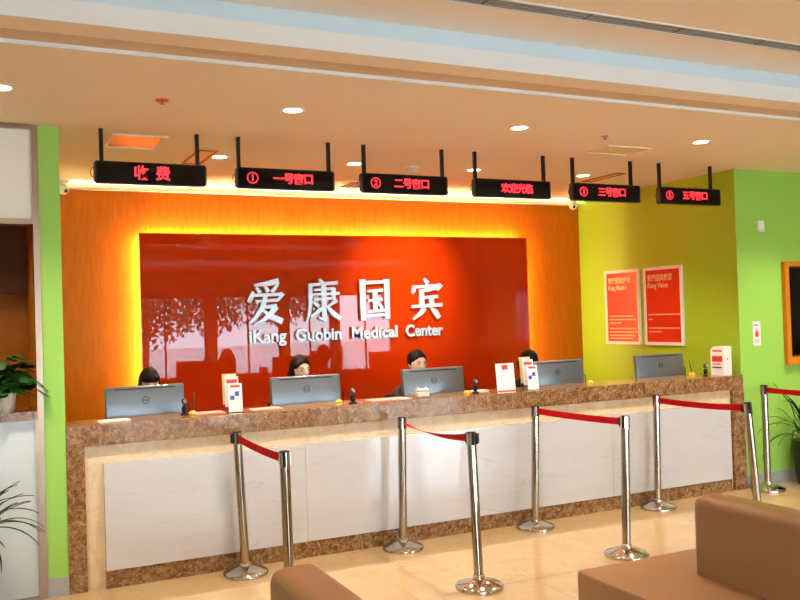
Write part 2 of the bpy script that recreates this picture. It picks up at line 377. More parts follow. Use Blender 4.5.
# ------------------------------------------------------------------ downlights
def downlight(x, y, z, label, group, power=DOWNLIGHT_W, aim=0, proto=[None]):
    if proto[0] is None:
        t = thing('downlight', label, 'ceiling light', (x, y, z), 0, group)
        ring = MB(); ring.lathe([(0.055, 0.0), (0.074, 0.0), (0.074, -0.006), (0.066, -0.009), (0.055, -0.006), (0.055, 0.0)], 28); part('trim_ring', ring, M_white, t, SM)
        part('lens', MB().lathe([(0, -0.0045), (0.055, -0.0045), (0.055, -0.001), (0, -0.001)], 24), M_downlens, t)
        L = bpy.data.lights.new('downlight_lamp', 'SPOT'); L.energy = power; L.color = WARM; L.spot_size = math.radians(112); L.spot_blend = 0.9; L.shadow_soft_size = 0.05
        lo = bpy.data.objects.new('downlight_lamp', L); COL.objects.link(lo); lo.parent = t; lo.location = (0, 0, -0.02)
        proto[0] = t; return t
    t = dup(proto[0], (x, y, z), 0, label)
    lamp = [c for c in t.children if c.type == 'LIGHT'][0]
    if power != DOWNLIGHT_W:
        lamp.data = lamp.data.copy(); lamp.data.energy = power
    if aim:                                     # swivelling fitting turned towards the sign wall
        lamp.data = lamp.data.copy(); lamp.data.spot_size = math.radians(54); lamp.data.spot_blend = 1.0; lamp.data.energy = power * 2.3; lamp.rotation_euler = (aim, 0, 0)
    return t
G = 'recessed ceiling downlights'
for x, lab in zip((0.133, 1.749, 3.38, 5.044, 6.7, 8.35), ('glowing downlight at the left edge above the green strip', 'glowing downlight above the second hanging sign from the left', 'glowing downlight above the welcome sign', 'glowing downlight nearest the square beige ceiling hatch at right', 'glowing downlight in front of the bright green wall', 'glowing downlight farthest along the bright green wall')):
    downlight(x, 5.03, ZC, lab, G)
for x, lab in zip((1.707, 2.832, 3.978, 5.169), ('small downlight between the first two hanging signs', 'small downlight between the second and third hanging signs', 'small downlight behind the rod of the welcome sign', 'small downlight above the third-window sign')):
    downlight(x, 6.65, ZC, lab, G, aim=math.radians(58) if abs(x - 3.978) < 0.01 else 0)
ORD = ('first', 'second', 'third', 'fourth', 'fifth', 'sixth')
for i, x in enumerate((0.2, 2.1, 3.97, 5.86, 7.31, 8.74)):
    for y in (-3.3, -4.4):
        downlight(x, y, ZC, 'downlight over the lobby windows, %s from the service-window side in the %s row' % (ORD[i], 'inner' if y > -4 else 'outer'), G, power=30.0)
for i, x in enumerate((-1.5, 1.0, 3.5, 6.0, 8.5)):  # invented lamps behind the viewer, added for general light
    for y in (2.2, -0.6):
        downlight(x, y, ZU, 'invented fill downlight in the upper lobby ceiling, %s from the service-window side in the %s row' % (ORD[i], 'inner' if y > 0 else 'outer'), G, power=45.0)

downlight(-0.45, 6.7, ZC, 'added downlight brightening the room behind the service window', G, power=60.0)  # unseen lamp, added to brighten this interior
# ceiling fittings
def hatch(x0, x1, y0, y1, m, label, rim=0.02, z=ZC, fm=None):
    cx, cy = (x0 + x1) / 2, (y0 + y1) / 2
    t = thing('ceiling_hatch', label, 'ceiling hatch', (cx, cy, z)); w, d = (x1 - x0) / 2, (y1 - y0) / 2
    f = MB(); f.box(-w, w, -d, -d + rim, -0.010, 0); f.box(-w, w, d - rim, d, -0.010, 0); f.box(-w, -w + rim, -d + rim, d - rim, -0.010, 0); f.box(w - rim, w, -d + rim, d - rim, -0.010, 0)
    part('frame', f, fm or M_ceil, t); part('cover', MB().box(-w + rim, w - rim, -d + rim, d - rim, -0.003, 0), m, t)
hatch(0.83, 1.20, 6.03, 6.50, M_hatchg, 'square copper-coloured ceiling hatch above the first hanging sign', 0.022)
hatch(1.49, 1.64, 6.42, 7.00, M_hatch, 'narrow ceiling hatch behind the right rod of the first sign', 0.018, fm=M_ornwood)
hatch(4.42, 4.85, 5.36, 5.65, M_hatch, 'square beige ceiling hatch above the third-window sign', 0.008)
hatch(5.39, 5.50, 6.44, 6.96, M_hatch, 'narrow ceiling hatch beside the right wall', 0.018, fm=M_ornwood)
v = thing('ceiling_vent', 'slatted ceiling air vent behind the second-window sign', 'air vent', (3.42, 7.7, ZC))
part('frame', MB().box(-0.26, 0.26, -0.2, -0.18, -0.008, 0).box(-0.26, 0.26, 0.18, 0.2, -0.008, 0).box(-0.26, -0.24, -0.18, 0.18, -0.008, 0).box(0.24, 0.26, -0.18, 0.18, -0.008, 0), M_ceil, v)
part('backing', MB().box(-0.24, 0.24, -0.18, 0.18, -0.002, 0), M_vent, v)
sl = MB().box(-0.012, 0.012, -0.18, 0.18, -0.007, -0.002).mesh('slat'); sl.materials.append(M_dkwood)
for k in range(7): link('slat', sl, None, v).location = (-0.21 + k * 0.07, 0, 0)
# linear slot diffuser in the upper ceiling
v = thing('slot_diffuser', 'long grey linear air diffuser in the upper ceiling', 'air vent', (5.0, 3.52, ZU))
part('frame', MB().box(-4.0, 4.0, -0.058, -0.048, -0.006, 0).box(-4.0, 4.0, 0.048, 0.058, -0.006, 0), M_white, v)
part('backing', MB().box(-4.0, 4.0, -0.048, 0.048, -0.001, 0), M_vent, v)
vb = MB().box(-0.29, 0.29, -0.010, 0.010, -0.004, -0.001).mesh('blade'); vb.materials.append(M_ventg)
for k in range(13):
    for yy in (-0.033, 0, 0.033): link('blade', vb, None, v).location = (-3.7 + k * 0.6, yy, 0)
v = thing('smoke_detector', 'small round white smoke detector above the second-window sign', 'smoke detector', (3.381, 6.68, ZC))
part('base_plate', MB().lathe([(0, 0), (0.06, 0), (0.06, -0.012), (0.05, -0.015), (0, -0.015)], 24), M_white, v, SM)
part('sensor_head', MB().lathe([(0.045, -0.015), (0.045, -0.035), (0.03, -0.05), (0, -0.05)], 24), M_cream, v, SM)
v = thing('sprinkler_head', 'flat red sprinkler rosette on the ceiling above the first sign', 'sprinkler', (0.973, 5.043, ZC))
part('rosette', MB().lathe([(0, 0), (0.04, 0), (0.036, -0.006), (0, -0.008)], 20), M_redp, v, SM)
part('deflector', MB().lathe([(0.006, -0.008), (0.006, -0.02), (0.018, -0.022), (0.018, -0.025), (0, -0.025)], 14), M_steel, v, SM)
v = thing('sprinkler_head', 'tiny pink sprinkler rosette above the beige ceiling hatch', 'sprinkler', (4.168, 5.088, ZC))
part('rosette', MB().lathe([(0, 0), (0.03, 0), (0.027, -0.005), (0, -0.007)], 20), M_pink, v, SM)
part('deflector', MB().lathe([(0.005, -0.007), (0.005, -0.018), (0.014, -0.02), (0.014, -0.022), (0, -0.022)], 14), M_steel, v, SM)
def seccam(loc, label, aim):
    v = thing('security_camera', label, 'security camera', loc)
    part('mount', MB().lathe([(0, 0), (0.05, 0), (0.05, -0.02), (0.03, -0.03), (0.022, -0.05), (0, -0.05)], 20), M_white, v, SM)
    h = MB(); h.ell((0, 0, -0.078), (0.046, 0.046, 0.046)); part('housing', h, M_white, v, PI)
    part('lens', MB().ell((0.034 * aim[0], 0.034 * aim[1], -0.094), (0.018, 0.018, 0.018), seg=12, ring=8), M_black, v, PI)
seccam((6.16, 8.12, ZC), 'white dome camera in the corner where orange meets the right wall', (-0.4, -0.9))
seccam((0.70, 8.13, ZC), 'white dome camera peeking out beside the left green strip', (0.5, -0.85))

# ------------------------------------------------------------------ sign wall: red glass panel with letters and halo light
PX0, PX1, PZ0, PZ1, PY = 1.336, 5.528, 0.80, 2.513, 8.15
sp = thing('glass_sign_wall', 'large glossy red glass sign panel with raised white lettering and halo glow', 'sign', (PX0, PY, PZ0))
for k in range(3):
    w = (PX1 - PX0) / 3
    part('glass_pane', MB().box(k * w + 0.0008, (k + 1) * w - 0.0008, 0, 0.02, 0, PZ1 - PZ0), M_red, sp)
part('mounting_frame', MB().box(0.10, PX1 - PX0 - 0.10, 0.02, YW - 0.012 - PY, 0.10, 0.16).box(0.10, PX1 - PX0 - 0.10, 0.02, YW - 0.012 - PY, PZ1 - PZ0 - 0.16, PZ1 - PZ0 - 0.10).box(0.10, 0.16, 0.02, YW - 0.012 - PY, 0.16, PZ1 - PZ0 - 0.16).box(PX1 - PX0 - 0.16, PX1 - PX0 - 0.10, 0.02, YW - 0.012 - PY, 0.16, PZ1 - PZ0 - 0.16), M_white, sp)
for (a, b, c, d) in ((0.06, PX1 - PX0 - 0.06, PZ1 - PZ0 - 0.045, PZ1 - PZ0 - 0.035), (0.03, 0.04, 0.1, PZ1 - PZ0 - 0.03), (PX1 - PX0 - 0.06, PX1 - PX0 - 0.05, 0.1, PZ1 - PZ0 - 0.03)):
    part('led_strip', MB().box(a, b, 0.06, 0.075, c, d), M_ledstrip, sp)
def stroke(mb, pts, y0, y1):
    """pts: (x, z, width) polyline stroke with changing width, extruded in y"""
    Ls, Rs = [], []
    n = len(pts)
    for i, (x, z, w) in enumerate(pts):
        a = pts[max(i - 1, 0)]; b = pts[min(i + 1, n - 1)]
        d = Vector((b[0] - a[0], b[1] - a[1])).normalized(); q = Vector((-d.y, d.x)) * w / 2
        Ls.append((x + q.x, z + q.y)); Rs.append((x - q.x, z - q.y))
    for i in range(n - 1):
        mb.prism([Ls[i], Ls[i + 1], Rs[i + 1], Rs[i]], y0, y1)
CH = [  # drawn on a grid: strokes as (x, y-down, width); then the grid box and the world box
 ([[(325, 142, 34), (250, 158, 26), (160, 168, 14)], [(172, 182, 12), (198, 218, 26)], [(232, 172, 12), (252, 212, 26)], [(318, 165, 14), (275, 215, 24)],
   [(150, 208, 14), (135, 250, 26), (118, 278, 22)], [(135, 234, 16), (345, 228, 18)], [(352, 222, 26), (318, 268, 12)], [(165, 274, 14), (318, 266, 18)],
   [(232, 240, 26), (212, 310, 28), (165, 375, 20), (116, 410, 8)], [(205, 312, 16), (308, 306, 24)], [(304, 308, 34), (258, 362, 28), (205, 402, 18), (150, 422, 8)], [(205, 325, 12), (262, 372, 30), (345, 408, 34)]],
  (112, 352, 126, 424), (2.315, 2.667, 1.646, 2.083)),
 ([[(592, 128, 14), (618, 158, 28)], [(520, 166, 16), (722, 152, 20)], [(532, 160, 24), (530, 285, 22), (520, 350, 18), (502, 402, 8)], [(556, 198, 12), (694, 190, 16)], [(690, 186, 26), (690, 258, 24)],
   [(542, 228, 13), (732, 222, 16)], [(556, 260, 12), (694, 254, 16)], [(622, 160, 30), (622, 392, 28)], [(634, 400, 14), (588, 380, 14)], [(548, 278, 10), (588, 308, 22)], [(604, 318, 24), (565, 352, 18), (530, 368, 10)], [(712, 266, 26), (650, 308, 10)], [(640, 302, 12), (680, 350, 28), (734, 390, 26)]],
  (502, 734, 126, 408), (2.903, 3.258, 1.651, 2.077)),
 ([[(148, 136, 34), (148, 400, 30)], [(316, 136, 32), (316, 392, 30)], [(140, 158, 18), (326, 152, 18)], [(150, 372, 14), (316, 366, 14)], [(180, 212, 13), (290, 206, 16)], [(184, 272, 13), (284, 266, 16)], [(176, 342, 13), (296, 336, 16)], [(232, 206, 28), (232, 342, 28)], [(254, 288, 10), (282, 324, 22)]],
  (132, 332, 134, 400), (3.48, 3.80, 1.652, 2.07)),
 ([[(560, 130, 14), (584, 160, 28)], [(492, 170, 12), (490, 200, 24), (478, 222, 16)], [(482, 182, 15), (668, 172, 18)], [(676, 166, 26), (645, 206, 12)], [(636, 182, 30), (590, 200, 20), (530, 208, 10)], [(542, 198, 28), (542, 304, 28)], [(540, 250, 13), (652, 244, 18)], [(608, 246, 28), (608, 302, 28)], [(472, 306, 15), (680, 298, 20)], [(558, 316, 30), (530, 352, 22), (480, 388, 8)], [(600, 316, 12), (632, 346, 32), (656, 384, 26)]],
  (474, 680, 130, 396), (4.056, 4.414, 1.634, 2.065)),
]
for strokes, (gx0, gx1, gy0, gy1), (wx0, wx1, wz0, wz1) in CH:
    mb = MB(); sx = (wx1 - wx0) / (gx1 - gx0); sz = (wz1 - wz0) / (gy1 - gy0)
    for k, s_ in enumerate(strokes):
        stroke(mb, [(wx0 + (x - gx0) * sx - PX0, wz1 - (y - gy0) * sz - PZ0, w * 1.18 * (sx + sz) / 2) for x, y, w in s_], -0.042 - 0.00015 * k, -0.012)
    part('chinese_character', mb, M_letter, sp)
for word, a, b in (('iKang', 2.322, 2.69), ('Guobin', 2.785, 3.263), ('Medical', 3.375, 3.883), ('Center', 3.98, 4.415)):
    whole = text_mesh(word, 0.165, 0, 0.004); wx = bounds(whole); sc = (b - a) / (wx[1] - wx[0])
    for k, ch in enumerate(word):
        # pen advance of this letter inside the word
        pre = text_mesh(word[:k + 1], 0.165, 0.012, 0.004); right = bounds(pre)[1]
        me = text_mesh(ch, 0.165, 0.012, 0.004); bx = bounds(me)
        x = a + (right - wx[0] - (bx[1] - bx[0])) * sc - PX0
        me.transform(Matrix.Translation((x, -0.028, 1.476 - PZ0)) @ FACE_F @ Matrix.Diagonal((sc, 1.0, 1, 1)) @ Matrix.Translation((-bx[0], 0, 0)))
        link('letter', me, M_letter, sp)

# ------------------------------------------------------------------ reception counter
ct = thing('reception_counter', 'long marble-fronted reception counter with brown slab top and white panels', 'counter', (XL, YC, 0))
def cpart(name, x0, x1, y0, y1, z0, z1, m, bev=0.0): return part(name, MB().box(x0 - XL, x1 - XL, y0 - YC, y1 - YC, z0, z1, bev, 1), m, ct)
SD = 6.31
for a, b in zip([XL + 0.001, 2.328, 4.046, 5.762], [2.328, 4.046, 5.762, XR - 0.001]):
    cpart('top_slab', a + 0.0006, b - 0.0006, YC, SD, 0.918, H_C, M_brown, 0.003)
cpart('end_pier', XL + 0.001, 0.600, YC, SD, 0, 0.918, M_brown)
cpart('end_pier', 6.215, XR - 0.001, YC, SD, 0, 0.918, M_brown)
cpart('backing_panel', 0.600, 6.215, YC + 0.035, SD - 0.02, 0.0, 0.918, M_beige)
PB = [0.713, 2.076, 3.440, 4.803, 6.165]
for a, b in zip(PB, PB[1:]):
    cpart('white_panel', a + 0.0008, b - 0.0008, YC - 0.012, YC + 0.035, 0.115, 0.800, M_wpanel)
cpart('plinth', 0.713, 6.165, YC - 0.004, YC + 0.035, 0, 0.115, M_brown)
dk = thing('staff_desk', 'low staff desk behind the reception counter', 'desk', (XL, SD, 0))
part('desktop', MB().box(0.005, XR - XL - 0.005, 0.002, 0.52, 0.735, 0.765), M_desk, dk)
for x in (0.02, 1.45, 2.9, 4.35, XR - XL - 0.04): part('leg_panel', MB().box(x, x + 0.02, 0.002, 0.50, 0, 0.735), M_desk, dk)

# ------------------------------------------------------------------ hanging LED signs
def hanging_sign(x0, num, txt, label, offs=None, rods=(0.028, 0.648)):
    WD, HT, DP = 0.708, 0.146, 0.05
    t = thing('hanging_sign', label, 'sign', (x0, 5.885, 2.604), 0, 'hanging LED signs over the counter')
    part('housing', MB().box(0, WD, 0, DP, 0, HT, 0.003, 1), M_black, t)
    part('front_screen', MB().box(0.008, WD - 0.008, -0.002, 0.0, 0.008, HT - 0.008), M_blackg, t)
    for x in (-0.008, WD): part('end_cap', MB().box(x, x + 0.008, 0.004, DP - 0.004, 0.01, HT - 0.01), M_grille, t)
    for x in rods:
        part('rod', MB().box(x, x + 0.024, 0.013, 0.037, HT, ZC - 2.604), M_black, t)
    part('cable_loop', MB().tube([(-0.008 - 0.022 * math.sin(a), 0.025, 0.072 + 0.03 * math.cos(a)) for a in [PI * k / 8 for k in range(9)]], 0.003, 6), M_black, t, PI)
    def glyph(body, cx, cz, size, off):
        me = text_mesh(body, size, 0.0008, off); b = bounds(me)
        me.transform(Matrix.Translation((cx, -0.0035, cz)) @ FACE_F @ Matrix.Translation((-(b[0] + b[1]) / 2, -(b[2] + b[3]) / 2, 0)))
        return me
    if num:
        part('number_ring', MB().lathe([(0.034, -0.001), (0.040, -0.001), (0.040, 0.001), (0.034, 0.001), (0.034, -0.001)], 28, M=Matrix.Translation((0.105, -0.0035, 0.075)) @ FACE_F), M_led, t)
        link('numeral', glyph(num, 0.105, 0.075, 0.062, 0.0012), M_led, t)
    for k, ch in enumerate(txt):
        cx, sz = (offs[k], 0.098 if len(txt) == 2 else 0.080) if offs else (0.293 + 0.074 * k, 0.080)
        cz = 0.078 if ch != '一' else 0.078
        link('glyph', glyph(ch, cx, cz, sz, 0.0016), M_led, t)
hanging_sign(0.704, None, '收费', 'black hanging sign with two red characters, leftmost of the row', (0.285, 0.425))
hanging_sign(1.634, '1', '一号窗口', 'black hanging LED sign with circled number one', rods=(0.003, 0.668))
hanging_sign(2.570, '2', '二号窗口', 'black hanging LED sign with circled number two', rods=(0.012, 0.668))
hanging_sign(3.531, None, '欢迎光临', 'black hanging welcome sign without a circled number', (0.275, 0.350, 0.425, 0.500), (0.001, 0.650))
hanging_sign(4.470, '3', '三号窗口', 'black hanging LED sign with circled number three', rods=(0.004, 0.618))
hanging_sign(5.406, '5', '五号窗口', 'black hanging LED sign with circled number five, rightmost', rods=(0.003, 0.605))

# ------------------------------------------------------------------ posters on the right wall
def poster(y0, y1, title, sub, rows, label):
    z0, z1 = 1.303, 2.113; w = y1 - y0
    t = thing('wall_poster', label, 'poster', (XR - 0.022, y1, z0))     # local x runs along -y (left to right for the viewer)
    Mx = Matrix(((0, 0, 1, 0), (-1, 0, 0, 0), (0, 1, 0, 0), (0, 0, 0, 1)))   # poster plane (u, v, out) -> world; out = -x
    Mx = Matrix(((0, 0, -1, 0), (-1, 0, 0, 0), (0, 1, 0, 0), (0, 0, 0, 1)))
    def P(name, mb, m): return link(name, mb.mesh(name, Mx), m, t)
    h = z1 - z0; r = 0.032
    P('frame', MB().box(0, w, 0, r, -0.022, 0).box(0, w, h - r, h, -0.022, 0).box(0, r, r, h - r, -0.022, 0).box(w - r, w, r, h - r, -0.022, 0), M_pframe)
    P('print', MB().box(r, w - r, r, h - r, -0.018, -0.006), M_poster)
    def tx(body, u, v, size, m, off=0.0, wd=None):
        me = text_mesh(body, size, 0.0005, off); b = bounds(me); s = (wd / (b[1] - b[0])) if wd else 1
        me.transform(Mx @ Matrix.Translation((u, v, -0.0054)) @ Matrix.Diagonal((s, 1, 1, 1)) @ Matrix.Translation((-b[0], 0, 0)))
        link('title', me, m, t)
    tx(title, 0.055, h - 0.14, 0.075, M_ptext, 0.002, w * 0.66)
    tx(sub, 0.055, h - 0.215, 0.076, M_ptext, 0.002, w * 0.54)
    for (v, ln) in rows:
        mb = MB(); u = 0.06; rnd = random.Random(int(v * 1000))
        while u < 0.06 + ln:
            d = rnd.uniform(0.012, 0.02); mb.box(u, u + d, v, v + 0.014, -0.0058, -0.005); u += d + 0.006
        P('text_line', mb, M_ptext)
poster(7.2707, 7.8319, '爱康国宾使命', 'iKang Mission', [(0.30, 0.40), (0.262, 0.43), (0.224, 0.20), (0.165, 0.42), (0.128, 0.44), (0.090, 0.40), (0.058, 0.36)], 'framed red poster on the right wall, the one nearer the corner')
poster(6.6374, 7.2005, '爱康国宾愿景', 'iKang Vision', [(0.31, 0.44), (0.262, 0.06), (0.17, 0.44), (0.132, 0.18)], 'framed red poster on the right wall, the one nearer the green wall')

# ------------------------------------------------------------------ stanchions
def stanchion(base, top, to, label, twist=0.0, sag=0.02, clip_dirs=()):
    bx, by = base; lx, ly = top[0] - bx, top[1] - by
    t = thing('stanchion_post', label, 'stanchion', (bx, by, 0), 0, 'chrome queue barrier posts')
    part('base', MB().lathe([(0, 0), (0.148, 0), (0.150, 0.006), (0.148, 0.020), (0.140, 0.028), (0.075, 0.050), (0.048, 0.060), (0, 0.060)], 40), M_chrome, t, SM)
    ax = Vector((lx, ly, 0.955)).normalized(); q = ax.to_track_quat('Z', 'Y').to_matrix().to_4x4()
    S = 0.955
    part('post', MB().lathe([(0.0, 0.055), (0.0295, 0.055), (0.0295, S - 0.085), (0, S - 0.085)], 28, M=q), M_steel, t, SM)
    part('collar', MB().lathe([(0.030, 0.056), (0.037, 0.056), (0.037, 0.078), (0.031, 0.082), (0.030, 0.056)], 24, M=q), M_chrome, t, SM)
    part('head', MB().lathe([(0, S - 0.085), (0.0298, S - 0.085), (0.0298, S - 0.004), (0.027, S), (0, S)], 28, M=q), M_black, t, SM)
    for k in range(4):      # bright cover plates between the belt slots
        a0 = PI / 4 + k * PI / 2; mb = MB(); n = 6; hw = 0.52
        ang = [a0 - hw + 2 * hw * i / n for i in range(n + 1)]
        out = [(0.0325 * math.cos(a), 0.0325 * math.sin(a)) for a in ang]; inn = [(0.0290 * math.cos(a), 0.0290 * math.sin(a)) for a in ang[::-1]]
        for i in range(n):
            mb.prism([out[i], out[i + 1], inn[n - i - 1], inn[n - i]], S - 0.088, S - 0.006, 'xy')
        link('cover_plate', mb.mesh('cover_plate', q), M_chrome, t)
    hd = Vector((lx, ly, 0))
    for d in clip_dirs:
        d = Vector((d[0], d[1], 0)).normalized(); M = Matrix.Translation(hd * 0.955) @ Matrix.Rotation(math.atan2(d.y, d.x), 4, 'Z')
        link('belt_clip', MB().box(0.029, 0.046, -0.022, 0.022, S - 0.078, S - 0.014, 0.004, 1).mesh('belt_clip', M), M_black, t)
    if to:
        a = Vector((top[0], top[1], S - 0.045)); b = Vector((to[0], to[1], S - 0.045)); d = (b - a); d.z = 0; d.normalize()
        a += d * 0.030; b -= d * 0.044; n = 18; vs = []; fs = []; side = Vector((-d.y, d.x, 0)); W2 = 0.024
        for i in range(n + 1):
            u = i / n; p = a.lerp(b, u) - Vector((0, 0, sag * 4 * u * (1 - u))); th = twist * (1 - u) ** 0.55
            e = Vector((0, 0, math.cos(th))) + side * math.sin(th); nn = side * math.cos(th) - Vector((0, 0, math.sin(th)))
            for s1, s2 in ((1, 1), (1, -1), (-1, -1), (-1, 1)): vs.append(p + e * W2 * s1 + nn * 0.0009 * s2 - Vector((bx, by, 0)))
            if i:
                k = 4 * i
                for j in range(4): fs.append((k - 4 + j, k - 4 + (j + 1) % 4, k + (j + 1) % 4, k + j))
        fs.append((0, 1, 2, 3)); fs.append(tuple(4 * n + j for j in range(4)))
        me = bpy.data.meshes.new('belt'); me.from_pydata(vs, [], fs); me.update(); link('belt', me, M_belt, t)
    return t
A2T = (1.535, 4.724); B2T = (2.778, 4.781); C2T = (4.02, 4.80); D2T = (5.255, 4.869); E2T = (6.60, 4.85)
stanchion((1.580, 5.755), (1.546, 5.76), A2T, 'leaning chrome post leftmost at the counter, its red belt running forward', clip_dirs=((-1, 0.1),), sag=0.01)
stanchion((1.545, 4.72), A2T, None, 'chrome post standing behind the small brown sofa back', clip_dirs=((0, 1),))
stanchion((2.745, 5.755), (2.771, 5.76), B2T, 'chrome post at the counter below the third monitor with twisted red belt', twist=-1.5, sag=0.03)
stanchion((2.754, 4.698), B2T, None, 'chrome post with its whole round base in front, middle of the floor', clip_dirs=((0, 1), (0.7, -0.7)))
stanchion((3.893, 5.755), (3.938, 5.76), C2T, 'chrome post at the counter below the brochure stand and fourth monitor', sag=0.006)
stanchion((3.975, 4.78), C2T, None, 'chrome post whose base hides behind the corner of the brown sofa', clip_dirs=((0, 1),))
stanchion((5.139, 5.755), (5.164, 5.76), D2T, 'chrome post at the counter below the rightmost monitor', sag=0.012)
stanchion((5.31, 4.84), D2T, None, 'leaning chrome post behind the large brown sofa back', clip_dirs=((0, 1),))
stanchion((6.455, 5.775), (6.458, 5.78), E2T, 'chrome post against the bright green wall, beside the counter end', sag=0.01)
stanchion((6.58, 4.86), E2T, None, 'chrome post beyond the right edge holding the last belt', clip_dirs=((0, 1),))

# ------------------------------------------------------------------ sofas: long upholstered bench with a low central back
def rblock(x0, x1, y0, y1, z0, z1, bev, seg=4): return MB().box(x0, x1, y0, y1, z0, z1, bev, seg)
def sofa(loc, label):
    t = thing('island_sofa', label, 'sofa', loc, 0, 'brown leather island sofas')
    L = 2.3
    part('seat', rblock(-0.53, 0.53, -L, 0, 0.10, 0.42, 0.016, 3), M_sofa, t, math.radians(60))
    part('backrest', rblock(-0.095, 0.095, -L + 0.33, -0.33, 0.33, 0.795, 0.05, 6), M_sofa, t, math.radians(60))
    part('plinth_base', MB().box(-0.48, 0.48, -L + 0.05, -0.05, 0.03, 0.10), M_black, t)
    for x in (-0.42, 0.42):
        for y in (-0.12, -L + 0.12): part('foot', MB().lathe([(0, 0), (0.03, 0), (0.035, 0.03), (0, 0.03)], 14, (x, y, 0)), M_steel, t, SM)
    return t
sofa((3.15, 3.53, 0), 'large brown leather island sofa with low back at lower right')
sofa((1.025, 3.44, 0), 'brown leather sofa of which only the rounded back top shows')

# ------------------------------------------------------------------ monitors
def monitor(x0, label, yaw=0.0, w=0.565):
    zt = 1.252
    t = thing('desktop_monitor', label, 'monitor', (x0 + w / 2, 6.47, 0.765), yaw, 'silver computer monitors on the counter')
    h = 0.345; M = Matrix.Translation((0, -0.05, zt - 0.765)) @ Matrix.Rotation(math.radians(-6), 4, 'X')   # back (towards visitors) faces -y
    def P(n, mb, m, sm=None): return link(n, mb.mesh(n, M), m, t, sm)
    sh = P('shell', MB().box(-w / 2, w / 2, -0.022, 0.02, -h, 0, 0.012, 3), M_silver, SM)
    P('screen', MB().box(-w / 2 + 0.015, w / 2 - 0.015, 0.02, 0.023, -h + 0.03, -0.015), M_screen)
    def Q(n, mb, m, par, sm=None): return link(n, mb.mesh(n, M), m, par, sm)
    Q('vent_slot', MB().box(-w * 0.38, w * 0.38, -0.0235, -0.021, -0.026, -0.017), M_grille, sh)
    Q('badge_ring', MB().lathe([(0.0205, 0), (0.026, 0), (0.026, 0.0018), (0.0205, 0.0018), (0.0205, 0)], 26, M=Matrix.Translation((0, -0.0218, -0.105)) @ FACE_F), M_grille, sh)
    me = text_mesh('DELL', 0.0165, 0.0006, 0.0006); b = bounds(me)
    me.transform(M @ Matrix.Translation((0, -0.0226, -0.105)) @ FACE_F @ Matrix.Translation((-(b[0] + b[1]) / 2, -(b[2] + b[3]) / 2, 0))); link('badge_lettering', me, M_grille, sh)
    Q('lower_cover', MB().box(-w / 2 + 0.03, w / 2 - 0.03, -0.032, -0.021, -h + 0.01, -h + 0.115, 0.005, 2), M_silver, sh)
    P('side_port', MB().box(w / 2 - 0.0005, w / 2 + 0.002, -0.008, 0.008, -0.2, -0.06), M_grille)
    part('stand', MB().box(-0.05, 0.05, -0.045, -0.03, 0.012, zt - 0.765 - 0.12), M_silver, t)
    part('stand_foot', MB().box(-0.12, 0.12, -0.13, 0.10, 0, 0.012, 0.004, 2), M_silver, t)
    part('cable', MB().tube([(w / 2 - 0.02, -0.07, 0.36), (w / 2 + 0.03, -0.06, 0.34), (w / 2 + 0.035, -0.055, 0.22), (w / 2 + 0.01, -0.04, 0.03)], 0.004, 6), M_black, t, PI)
monitor(0.786, 'silver monitor back at the left end of the counter', 0.03, 0.55)
monitor(1.985, 'silver monitor back in front of the woman with brown bob hair')
monitor(3.095, 'silver monitor back in front of the woman with black tied hair', -0.01)
monitor(4.335, 'silver monitor back partly behind the brochure stand')
monitor(5.505, 'silver monitor back at the right end before the right wall', 0.0, 0.585)

# ------------------------------------------------------------------ counter-top items
def webcam(x, y, label):
    t = thing('counter_camera', label, 'camera', (x, y, H_C), 0, 'small black camera stands on the counter')
    part('base', MB().lathe([(0, 0), (0.030, 0), (0.030, 0.008), (0.012, 0.016), (0, 0.016)], 18), M_black, t, SM)
    part('body', MB().ell((0, 0, 0.040), (0.021, 0.021, 0.030)), M_black, t, PI)
    hd = part('head', MB().ell((0, 0, 0.092), (0.020, 0.020, 0.022)), M_grille, t, PI)
    part('lens', MB().lathe([(0.0, 0.016), (0.011, 0.016), (0.011, 0.024), (0.0, 0.024)], 14, M=Matrix.Translation((0, 0, 0.095)) @ Matrix.Rotation(PI / 2, 4, 'X')), M_ventg, hd, SM)
webcam(1.285, 6.15, 'small black camera stand beside the leftmost monitor')
webcam(2.500, 6.03, 'small black camera stand beside the second monitor')
webcam(3.603, 6.11, 'small black camera stand beside the third monitor')
webcam(6.022, 6.05, 'small black camera stand near the white box at the counter end')
def penstand(x, y, lean, label, pen=True):
    t = thing('pen_stand', label, 'pen stand', (x, y, H_C), 0, 'yellow pen stands on the counter')
    part('base', MB().lathe([(0, 0), (0.027, 0), (0.028, 0.010), (0.020, 0.017), (0.008, 0.024), (0, 0.024)], 18), M_yellow, t, SM)
    if pen: part('pen', MB().tube([(0, 0, 0.02), (lean * 0.5, 0, 0.08), (lean, 0, 0.145)], [0.0045, 0.005, 0.004], 8), M_grille, t, PI)
penstand(1.345, 6.17, 0.012, 'yellow-footed counter pen standing beside the leftmost monitor')
penstand(2.445, 6.17, 0, 'yellow pen base beside the second monitor', False)
penstand(3.533, 6.13, 0, 'yellow pen base beside the third monitor', False)
penstand(4.82, 6.20, 0, 'yellow pen base beside the fourth monitor', False)
penstand(6.02, 6.22, -0.03, 'yellow-footed pen behind the camera at the right end', True)
